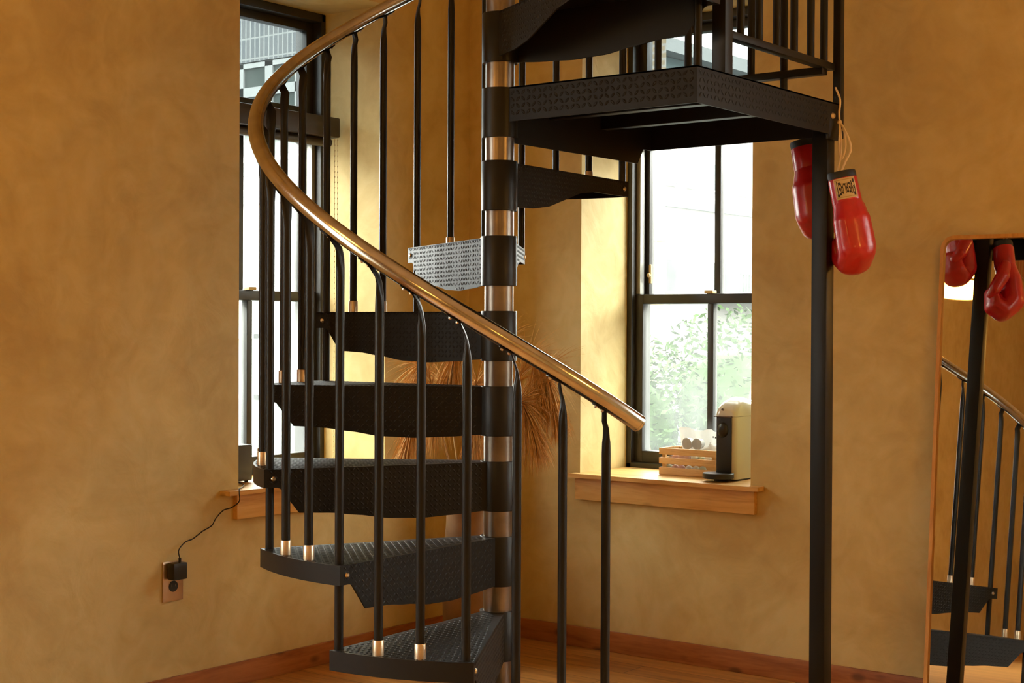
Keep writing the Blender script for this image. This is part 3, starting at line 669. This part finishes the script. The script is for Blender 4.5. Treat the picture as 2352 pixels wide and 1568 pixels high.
lace = tag(MB().tube(cat([(1.762, -.630, 1.75), (1.780, -.640, 1.715), (1.780, -.645, 1.68), kn]), .0028, 7).ball(kn, .0065, 10)
    .tube(cat([kn, (1.800, -.655, 1.635), (1.818, -.66, 1.60), (1.822, -.664, 1.575), (1.812, -.67, 1.55), (1.806, -.685, 1.52)]), .0027, 7)
    .tube(cat([kn, (1.786, -.655, 1.62), (1.788, -.66, 1.58), (1.800, -.67, 1.555), (1.808, -.665, 1.585), (1.798, -.652, 1.63), kn]), .0027, 7)
    .tube(cat([kn, (1.790, -.652, 1.61), (1.797, -.67, 1.56), (1.798, -.69, 1.518)]), .0027, 7)
    .tube(cat([kn, (1.779, -.62, 1.640), (1.730, -.605, 1.628), (1.690, -.59, 1.634), (1.668, -.585, 1.622)]), .0027, 7)
    .build('glove_lace', 'lace'), 'cream lace knotted at the landing corner, tying the two red boxing gloves', 'lace')

# ------------------------------------------------------------------ outlet, charger, speaker
ot = thing('wall_outlet', 'steel duplex outlet plate on the left plaster wall below the sill', 'outlet', (0, -1.388, .296))
m = MB(); m.box((.0005, -1.4258, .2955), (.0055, -1.3502, .4148), .002); m.build('cover_plate', 'copper', ot)
for z in (.3395, .380):
    m = MB(); m.tube([(.0035, -1.388, z), (.0072, -1.388, z)], .0165, 24); so = m.build('socket', 'plug', ot)
    m = MB()
    for dy in (-.0065, .0065): m.box((.0070, -1.388+dy-.001, z-.001), (.0074, -1.388+dy+.001, z+.007))
    m.build('slot', 'steel', so, smooth=0)
ch = thing('phone_charger', 'black plug-in power adapter in the upper socket, its thin cord running to the sill', 'charger', (.03, -1.39, .365))
m = MB(); m.box((.008, -1.4135, .362), (.040, -1.3635, .412), .004); m.build('adapter', 'plug', ch)
m = MB(); m.tube(cat([(.030, -1.384, .411), (.030, -1.384, .424), (.022, -1.3815, .4472), (.012, -1.3492, .4663), (.010, -1.3175, .4733), (.010, -1.2803, .4917), (.010, -1.2444, .5052), (.010, -1.2272, .526), (.012, -1.2, .5474), (.022, -1.175, .555), (.048, -1.168, .575), (.053, -1.172, .600), (.048, -1.168, .613), (.02, -1.14, .6105), (-.05, -1.06, .6105), (-.115, -1.03, .6125)], 8), .0019, 8)
m.tube([(.030, -1.384, .411), (.030, -1.384, .426)], .0042, 10); m.build('cord', 'plug', ch)
sp_ = thing('speaker', 'dark grey box speaker on short feet, half hidden on the left window sill', 'speaker', (-.12, -1.04, .607))
m = MB(); m.box((-.205, -1.085, .613), (-.120, -.9585, .730), .006); m.build('cabinet', 'speaker', sp_)
for x, y in ((-.19, -.972), (-.135, -.972), (-.19, -1.07), (-.135, -1.07)):
    m = MB(); m.lathe([(.006, .607), (.007, .614)], (x, y), 12); m.build('foot', 'plug', sp_)
m = MB(); m.lathe([(.024, .730), (.024, .743), (.021, .746)], (-.16, -1.02), 24); m.build('top_knob', 'plug', sp_)

# ------------------------------------------------------------------ crate, packets and coffee maker on the right sill
ZS = .607
cr = thing('wooden_crate', 'small slatted pine crate of wrapped snacks on the right window sill', 'crate', (.86, .19, ZS))
CX0, CX1, CY0, CY1 = .750, .974, .1225, .262
for nm_, y0, y1 in (('front', CY0, CY0+.008), ('back', CY1-.008, CY1)):
    for z0, z1 in ((ZS+.001, ZS+.026), (ZS+.038, ZS+.060), (ZS+.070, ZS+.0925)):
        m = MB(); m.box((CX0, y0, z0), (CX1, y1, z1), .0015); m.build('slat', 'crate', cr)
for x in (CX0, CX1-.008):
    for z0, z1 in ((ZS+.001, ZS+.026), (ZS+.038, ZS+.060), (ZS+.070, ZS+.0925)):
        m = MB(); m.box((x, CY0+.0082, z0), (x+.008, CY1-.0082, z1), .0015); m.build('slat', 'crate', cr)
for x in (CX0+.0085, CX1-.0205):
    for y in (CY0+.0085, CY1-.0205):
        m = MB(); m.box((x, y, ZS), (x+.012, y+.012, ZS+.090), .001); m.build('corner_post', 'crate', cr)
m = MB(); m.box((CX0+.009, CY0+.009, ZS+.002), (CX1-.009, CY1-.009, ZS+.006)); m.build('bottom_board', 'crate', cr, smooth=0)
pk = [('pink', .800, ZS+.010), ('pink', .826, ZS+.010), ('green', .777, ZS+.010), ('pale', .855, ZS+.010), ('pale', .882, ZS+.010), ('green', .908, ZS+.010), ('pink', .800, ZS+.046), ('pink', .824, ZS+.046), ('pink', .847, ZS+.046), ('pale', .876, ZS+.046), ('green', .903, ZS+.046), ('pale', .930, ZS+.046)]
wd = ['pink wrapped sweet low behind the bottom crate gap, next to a green one', 'pink wrapped sweet low behind the bottom crate gap, right of another pink one', 'green wrapped sweet at the left end of the bottom crate gap', 'pale wrapped sweet in the middle of the bottom crate gap', 'pale wrapped sweet in the bottom crate gap beside a green one', 'green wrapped sweet towards the coffee maker in the bottom crate gap', 'pink wrapped sweet at the left end of the top crate gap', 'pink wrapped sweet between two pink ones in the top crate gap', 'pink wrapped sweet beside a pale one in the top crate gap', 'pale wrapped sweet in the middle of the top crate gap', 'green wrapped sweet between two pale ones in the top crate gap', 'pale wrapped sweet nearest the coffee maker in the top crate gap']
for (c, x, z), lb in zip(pk, wd):
    m = MB(); rg = []
    for i in range(9):
        t = i/8; q = sin(pi*t)**.5*.0125+.001; rg.append([(x+(q*1.0)*cos(2*pi*k/12), .150+q*.9*sin(2*pi*k/12), z+.026*t) for k in range(12)])
    m.loft(rg); tag(m.build('wrapped_sweet', c), lb, 'sweet', 'wrapped sweets in the crate')
# white bag and paper loops standing in the crate
m = MB(); rg = []
for i in range(13):
    t = i/12; z = ZS+.03+.126*t; w = .088+.008*t; th = .020*(1-t)+.0012
    rg.append([(.858+w*(-1+2*j/14), .238+.006*sin(j*1.3+t*3)+.004*sin(5*t+j), z+(.006*sin(j*.9) if i == 12 else 0)-.010*(j/14)*t) for j in range(15)] + [(.858+w*(1-2*j/14), .238+th+.006*sin((14-j)*1.3+t*3)+.004*sin(5*t+14-j), z-.010*(1-j/14)*t) for j in range(15)])
m.loft(rg); pb = m.build('paper_bag', 'paper', smooth=60)
bagt = tag(pb, 'crumpled white bag with small dark print standing at the back of the crate', 'bag')
m = MB()
for i, w in enumerate((.004, .006, .003, .008, .005)):
    x = .905+i*.0085; m.box((x, .2225, .735-.0014*i), (x+w*.8, .2236, .741-.0014*i))
m.build('dark_print', 'ink', pb, smooth=0)
for i, (x, lb) in enumerate(((.836, 'grey paper cup tipped on its side at the left on top of the crate'), (.876, 'pale grey paper cup tipped on its side beside a second cup in the crate'))):
    m = MB(); c = Vector((x, .165, ZS+.108)); d = Vector((.10, 1, .10)).normalized(); ps = 0
    m.tube([c+d*.003, c, c+d*.024], lambda t: (.0185, .0205, .0165)[min(2, int(t*2+.01))], 20); tag(m.build('paper_cup', 'cup'), lb, 'cup', 'paper cups in the crate')
m = MB()
for k in range(6):
    x = .900+.012*k; m.ball((x, .185+.012*(k % 2), ZS+.088+.006*sin(k*2)), (.014, .016, .012), 8)
xw = m; 
cw = capsule_mesh([((.898, .18, ZS+.086), (.925, .20, ZS+.098), (.012, .015, .010), (.015, .014, .012)), ((.925, .20, ZS+.098), (.958, .185, ZS+.09), (.014, .018, .012), (.010, .014, .010)), ((.905, .205, ZS+.095), (.915, .19, ZS+.115), .008, .004)], .003, 'paper', 'crumpled_wrapper', None, Matrix(), 2)
tag(cw, 'crumpled white wrapper lying on the crate contents beside the coffee maker', 'wrapper')

cm = thing('coffee_maker', 'white pod coffee maker with black front column and round drip tray', 'coffee maker', (1.04, .16, ZS))
def rr_ring(x0, x1, y0, y1, r, z, n=6):
    out = []
    for cx_, cy_, st in ((x1-r, y1-r, 0), (x0+r, y1-r, 90), (x0+r, y0+r, 180), (x1-r, y0+r, 270)):
        for i in range(n+1): q = radians(st+90*i/n); out.append((cx_+r*cos(q), cy_+r*sin(q), z))
    return out
BX0, BX1, BY0, BY1 = .999, 1.078, .072, .275
m = MB(); m.loft([rr_ring(BX0, BX1, BY0, BY1, .018, z) for z in (ZS+.006, ZS+.008, .820)]); m.build('body', 'white', cm)
m = MB(); m.loft([rr_ring(BX0+.003, BX1-.003, BY0+.003, BY1-.003, .017, ZS+.0005), rr_ring(BX0+.003, BX1-.003, BY0+.003, BY1-.003, .017, ZS+.0065)]); m.build('base_foot', 'blackp', cm)
m = MB(); rg = []
for i in range(15):
    t = i/14; q = 1-sqrt(max(0, 1-t*t)); z = .821+.062*sin(t*pi/2)
    e = 1-cos(t*pi/2); e2 = e**1.5
    y0 = BY0-.002+.095*e; x0 = BX0-.001+.034*e2; x1 = BX1+.001-.034*e2; y1 = BY1-.03*e
    rr_ = min(.018+.02*t, (x1-x0)/2-.0005)
    ring = rr_ring(x0, x1, y0, y1, rr_, z)
    rg.append([(x, y, zz - max(0, y-.16)*.22*t) for x, y, zz in ring])
m.loft(rg); m.build('lid', 'white', cm, smooth=60)
m = MB(); m.box((BX0+.008, BY0-.004, ZS+.002), (BX1-.014, BY0+.010, .822), .003); fr_ = m.build('front_column', 'blackp', cm)
m = MB(); m.box((BX0+.000, BY0-.007, .8185), (BX1-.012, BY0+.008, .8225), .001); m.build('brow_trim', 'steel', cm)
m = MB(); m.ball((BX0+.034, BY0-.004, .776), (.020, .012, .026), 16); m.build('spout', 'blackp', fr_)
m = MB(); m.lathe([(.048, ZS+.0105), (.052, ZS+.0125), (.052, ZS+.027), (.050, ZS+.029), (.030, ZS+.0285), (.001, ZS+.0285)], (BX0+.033, .040), 36); m.box((BX0+.012, .046, ZS+.0012), (BX1-.016, .084, ZS+.020), .003); m.build('drip_tray', 'blackp', cm)
m = MB(); m.tube(cat([(BX0+.030, BY0+.004, .842), (BX0+.030, BY0-.004, .845), (BX0+.034, BY0-.004, .846)]), .0035, 8); m.build('lever_button', 'steel', cm)

# ------------------------------------------------------------------ vase and pampas plumes in the corner
VX, VY = .345, -.425
vz = thing('floor_vase', 'tall brown ceramic floor vase in the dark corner behind the spiral staircase', 'vase', (VX, VY, 0))
m = MB(); m.lathe([(.055, 0), (.070, .004), (.080, .06), (.083, .20), (.080, .36), (.072, .46), (.070, .50), (.074, .512), (.066, .512), (.062, .47), (.070, .30), (.02, .03)], (VX, VY), 40, cap=False); m.build('vase_body', 'vase', vz, smooth=60)
m = MB(); m.lathe([(.055, .0005), (.001, .0006)], (VX, VY), 40, False); m.build('foot_ring', 'vase', vz)
PD = [((.545, -.285, .95), (.60, -.26, .80)), ((.50, -.30, 1.00), (.565, -.275, .86)), ((.40, -.36, 1.02), (.44, -.33, .93)), ((.31, -.44, 1.03), (.29, -.46, .92)), ((.24, -.52, .98), (.19, -.57, .84)), ((.28, -.56, .90), (.27, -.66, .70)), ((.44, -.50, .92), (.50, -.58, .74)), ((.50, -.36, .86), (.575, -.34, .72)), ((.22, -.40, .92), (.14, -.38, .74))]
PLB = ['drooping over towards the right window', 'arching up beside the steel pole', 'rising straight behind the steel pole', 'rising left of the steel pole', 'leaning to the left wall', 'hanging forward over the stair treads', 'bending towards the staircase', 'low and drooping to the right', 'bent against the left wall']
rnd = random.Random(4)
for (apex, tip), lb in zip(PD, PLB):
    b0 = Vector((VX+rnd.uniform(-.02, .02), VY+rnd.uniform(-.02, .02), .30)); a = Vector(apex); e = Vector(tip)
    t = thing('pampas_plume', 'dried tan pampas plume in the corner vase, ' + lb, 'dried grass', tuple(b0), 'dried pampas plumes in the corner vase')
    ctr = cat([b0, b0.lerp(a, .45)+Vector((0, 0, .06)), a, a.lerp(e, .5)+Vector((0, 0, .02)), e], 10)
    m = MB(); m.tube(ctr, lambda q: .0026*(1-.6*q), 6); m.build('stalk', 'stalk', t)
    m = MB(); n0 = int(len(ctr)*.42)
    for k in range(560):
        i = rnd.randint(n0, len(ctr)-2); p = ctr[i]; tg = (ctr[i+1]-ctr[i]).normalized()
        fr = (i-n0)/(len(ctr)-n0); L = (.085+.06*rnd.random())*(.35+1.1*sin(pi*min(1, .15+.85*fr)))
        sd = Vector((rnd.gauss(0, 1), rnd.gauss(0, 1), rnd.gauss(0, 1))); sd = (sd-sd.dot(tg)*tg).normalized()
        d = (tg*1.0+sd*rnd.uniform(.15, .75)).normalized(); w = Vector((rnd.gauss(0, 1), rnd.gauss(0, 1), rnd.gauss(0, 1))).cross(d).normalized()*.0011
        q = p; vs = [q-w, q+w]
        for s in range(1, 5):
            d = (d+Vector((0, 0, -.20))).normalized(); q = q+d*L/4
            q = Vector((max(q.x, .012), min(q.y, -.012), q.z)); ww = w*(1.25-.25*s if s < 4 else .12); vs += [q-ww, q+ww]
        m.add(vs, [(2*j, 2*j+1, 2*j+3, 2*j+2) for j in range(4)])
    m.build('plume_head', 'plume', t, smooth=0)

# ------------------------------------------------------------------ street outside
GZ = -1.25
f = MB(); f.box((-60, -30, GZ-.2), (-.62, 70, GZ)); f.box((-.62, .62, GZ-.2), (40, 70, GZ)); struct(f.build('ground_outside', 'ground', smooth=0))
# building across the street, seen through the left window (front faces the room, plane y = 13)
B = thing('street_building', 'pale grey brick building with white framed windows across the street, seen through the left window', 'building', (-16, 13, GZ))
BY = 13.0
m = MB(); m.box((-24, BY, GZ), (-13.6, BY+6, 7.6)); m.build('wall', 'bwhite', B, smooth=0)
m = MB(); m.box((-24, BY-.06, 5.52), (-13.6, BY, 6.30)); m.build('soldier_course', 'bsold', B, smooth=0)
m = MB(); m.box((-24, BY-.07, 3.16), (-13.6, BY, 3.62)); m.build('soldier_course', 'bsold', B, smooth=0)
m = MB(); m.box((-24, BY-.12, 3.62), (-13.6, BY, 3.80)); m.build('sill_band', 'bgrey', B, smooth=0)
m = MB(); m.box((-24, BY-.08, GZ), (-13.6, BY, -.14)); m.build('plinth', 'bgrey', B, smooth=0)
def bwin(x0, x1, z0, z1, par, trans=None, blind=False, mull=True):
    m = MB(); fwd = .05
    m.box((x0, BY-.05, z0), (x0+.09, BY+.02, z1)); m.box((x1-.09, BY-.05, z0), (x1, BY+.02, z1)); m.box((x0, BY-.05, z1-.08), (x1, BY+.02, z1)); m.box((x0, BY-.05, z0), (x1, BY+.02, z0+.09))
    if trans: m.box((x0, BY-.05, trans-.08), (x1, BY+.02, trans+.08))
    if mull: m.box(((x0+x1)/2-.09, BY-.05, z0), ((x0+x1)/2+.09, BY+.02, z1))
    w = m.build('window', 'btrim', par, smooth=0)
    m = MB(); m.box((x0+.08, BY-.012, z0+.08), (x1-.08, BY-.004, z1-.07)); m.build('pane', 'bblind' if blind else 'bglass', w, smooth=0)
for x in (-15.55, -18.3, -21.0): bwin(x, x+1.40, 3.85, 5.50, B, 5.02)
for x in (-15.75, -18.6, -21.3): bwin(x, x+1.30, -.10, 1.00, B, None, True)
# long pale building behind, seen through the right window (front faces +x, plane x = -17)
A = thing('street_building', 'long bleached pale building with small green windows, seen through the right window', 'building', (-17, 32, GZ))
AX = -17.0
m = MB(); m.box((-25, 21, GZ), (AX, 60, 8.1)); m.build('wall', 'bpale', A, smooth=0)
m = MB(); m.box((AX, 21, 4.26), (AX+.10, 60, 4.47)); m.build('belt_course', 'bgrey', A, smooth=0)
m = MB(); m.box((AX, 21, 8.1), (AX+.5, 60, 8.45)); m.box((-25, 21, 8.1), (AX, 60, 8.6)); m.build('eave', 'roof', A, smooth=0)
m = MB(); m.box((AX+.01, 21.0, 6.95), (AX+.06, 60, 8.08)); m.build('teal_band', 'teal', A, smooth=0)
m = MB(); m.tube([(AX+.2, 25.4, 8.1), (AX+.2, 25.4, 7.6), (AX+.08, 25.5, 7.3), (AX+.08, 25.5, 5.3)], .07, 10); m.build('downpipe', 'btrim', A)
for zc_, hh in ((5.2, .35), (2.5, .40)):
    for y in (25.6, 26.7, 27.9, 29.0, 30.05, 31.4, 32.0, 32.8, 34.0, 35.1):
        m = MB(); m.box((AX-.02, y-.28, zc_-hh-.05), (AX+.06, y+.28, zc_+hh+.05)); w = m.build('window', 'btrim', A, smooth=0)
        m = MB(); m.box((AX+.058, y-.24, zc_-hh), (AX+.064, y+.24, zc_+hh)); m.build('pane', 'bglass', w, smooth=0)
m = MB(); y0, y1 = 31.0, 37
m.box((AX+.07, y0, 2.02), (AX+1.0, y1, 2.10)); bal = m.build('balcony', 'btrim', A, smooth=0)
m = MB(); m.box((AX+.95, y0, 2.56), (AX+1.0, y1, 2.60))
for i in range(40): m.box((AX+.96, y0+i*.15, 2.1), (AX+.99, y0+i*.15+.03, 2.57))
m.build('railing', 'bgrey', bal, smooth=0)
w_ = thing('street_building', 'unseen cream block added on the left side of the street to cut low skylight', 'building', (-18, -20, GZ))
m = MB(); m.box((-26, -60, GZ), (-16.5, -4.5, 6.2)); m.build('wall', 'bcream', w_, smooth=0)  # added block, out of view, holds back low sky from the left windows
n_ = thing('street_building', 'unseen cream blocks added behind the right wall to shade the street', 'building', (18, 20, GZ))
m = MB(); m.box((-2.5, 16, GZ), (2.5, 60, 12.5)); m.box((2.51, 16, GZ), (42, 24, 6.2)); m.build('wall', 'bcream', n_, smooth=0)  # added tall block shades the pale facade, added low one blocks horizon light
pr_ = thing('brick_building', 'corner of a yellow brick building between the shrub and the right window frame', 'building', (-6, 9.6, GZ))
m = MB(); m.prism([(-7.6, 9.35), (-4.95, 9.35), (-5.62, 10.2), (-7.6, 10.2)], GZ, 8.0, lambda x, y, z: (x, y, z)); m.build('wall', 'ybrick', pr_, smooth=0)
m = MB(); m.box((-7.6, 9.27, 2.05), (-4.92, 9.35, 2.22)); m.build('ledge', 'btrim', pr_, smooth=0)
# shrub in front of the right window
sh = thing('leafy_shrub', 'big leafy green shrub outside the right window', 'shrub', (-2.1, 5.2, GZ))
m = MB(); fr2 = random.Random(11)
for k in range(9):
    a = 2*pi*k/9; m.tube(cat([(-2.1, 5.2, GZ), (-2.1+.25*cos(a), 5.2+.25*sin(a), GZ+.7), (-2.1+.8*cos(a), 5.2+.8*sin(a), .1), (-2.1+1.1*cos(a), 5.2+1.1*sin(a), .8)]), lambda q: .03*(1-.8*q), 6)
m.build('branches', 'bark', sh)
m = MB()
for cxx, cyy, czz, rr0, nn in ((-2.55, 4.9, .35, .75, 3600), (-1.9, 5.4, .55, .75, 3600), (-1.15, 5.9, .1, .7, 2800), (-2.1, 5.0, -.45, .95, 3800), (-.5, 6.4, -.15, .6, 1700)):
    m.ball((cxx, cyy, czz), rr0*.55, 14)
    for _ in range(nn):
        v = Vector((fr2.gauss(0, 1), fr2.gauss(0, 1), fr2.gauss(0, 1))).normalized()*rr0*(fr2.random()**.4)
        c = Vector((cxx, cyy, czz))+v; d = Vector((fr2.gauss(0, 1), fr2.gauss(0, 1), fr2.gauss(0, .7))).normalized(); w = Vector((fr2.gauss(0, 1), fr2.gauss(0, 1), fr2.gauss(0, 1))).cross(d).normalized()
        L = fr2.uniform(.022, .042); m.add([c-d*L, c+w*L*.38, c+d*L, c-w*L*.38], [(0, 1, 2, 3)])
m.build('foliage', 'leaf', sh, smooth=0)
fe = thing('iron_fence', 'thin iron fence beside the shrub outside the right window', 'fence', (.6, 8.2, GZ))
m = MB(); m.box((-1.2, 8.2, .35), (2.4, 8.24, .39)); m.box((-1.2, 8.2, GZ+.2), (2.4, 8.24, GZ+.24)); m.build('rail', 'iron', fe, smooth=0)
for i in range(30):
    m = MB(); m.box((-1.2+.12*i, 8.21, GZ), (-1.18+.12*i, 8.23, .42)); m.build('picket', 'iron', fe, smooth=0)
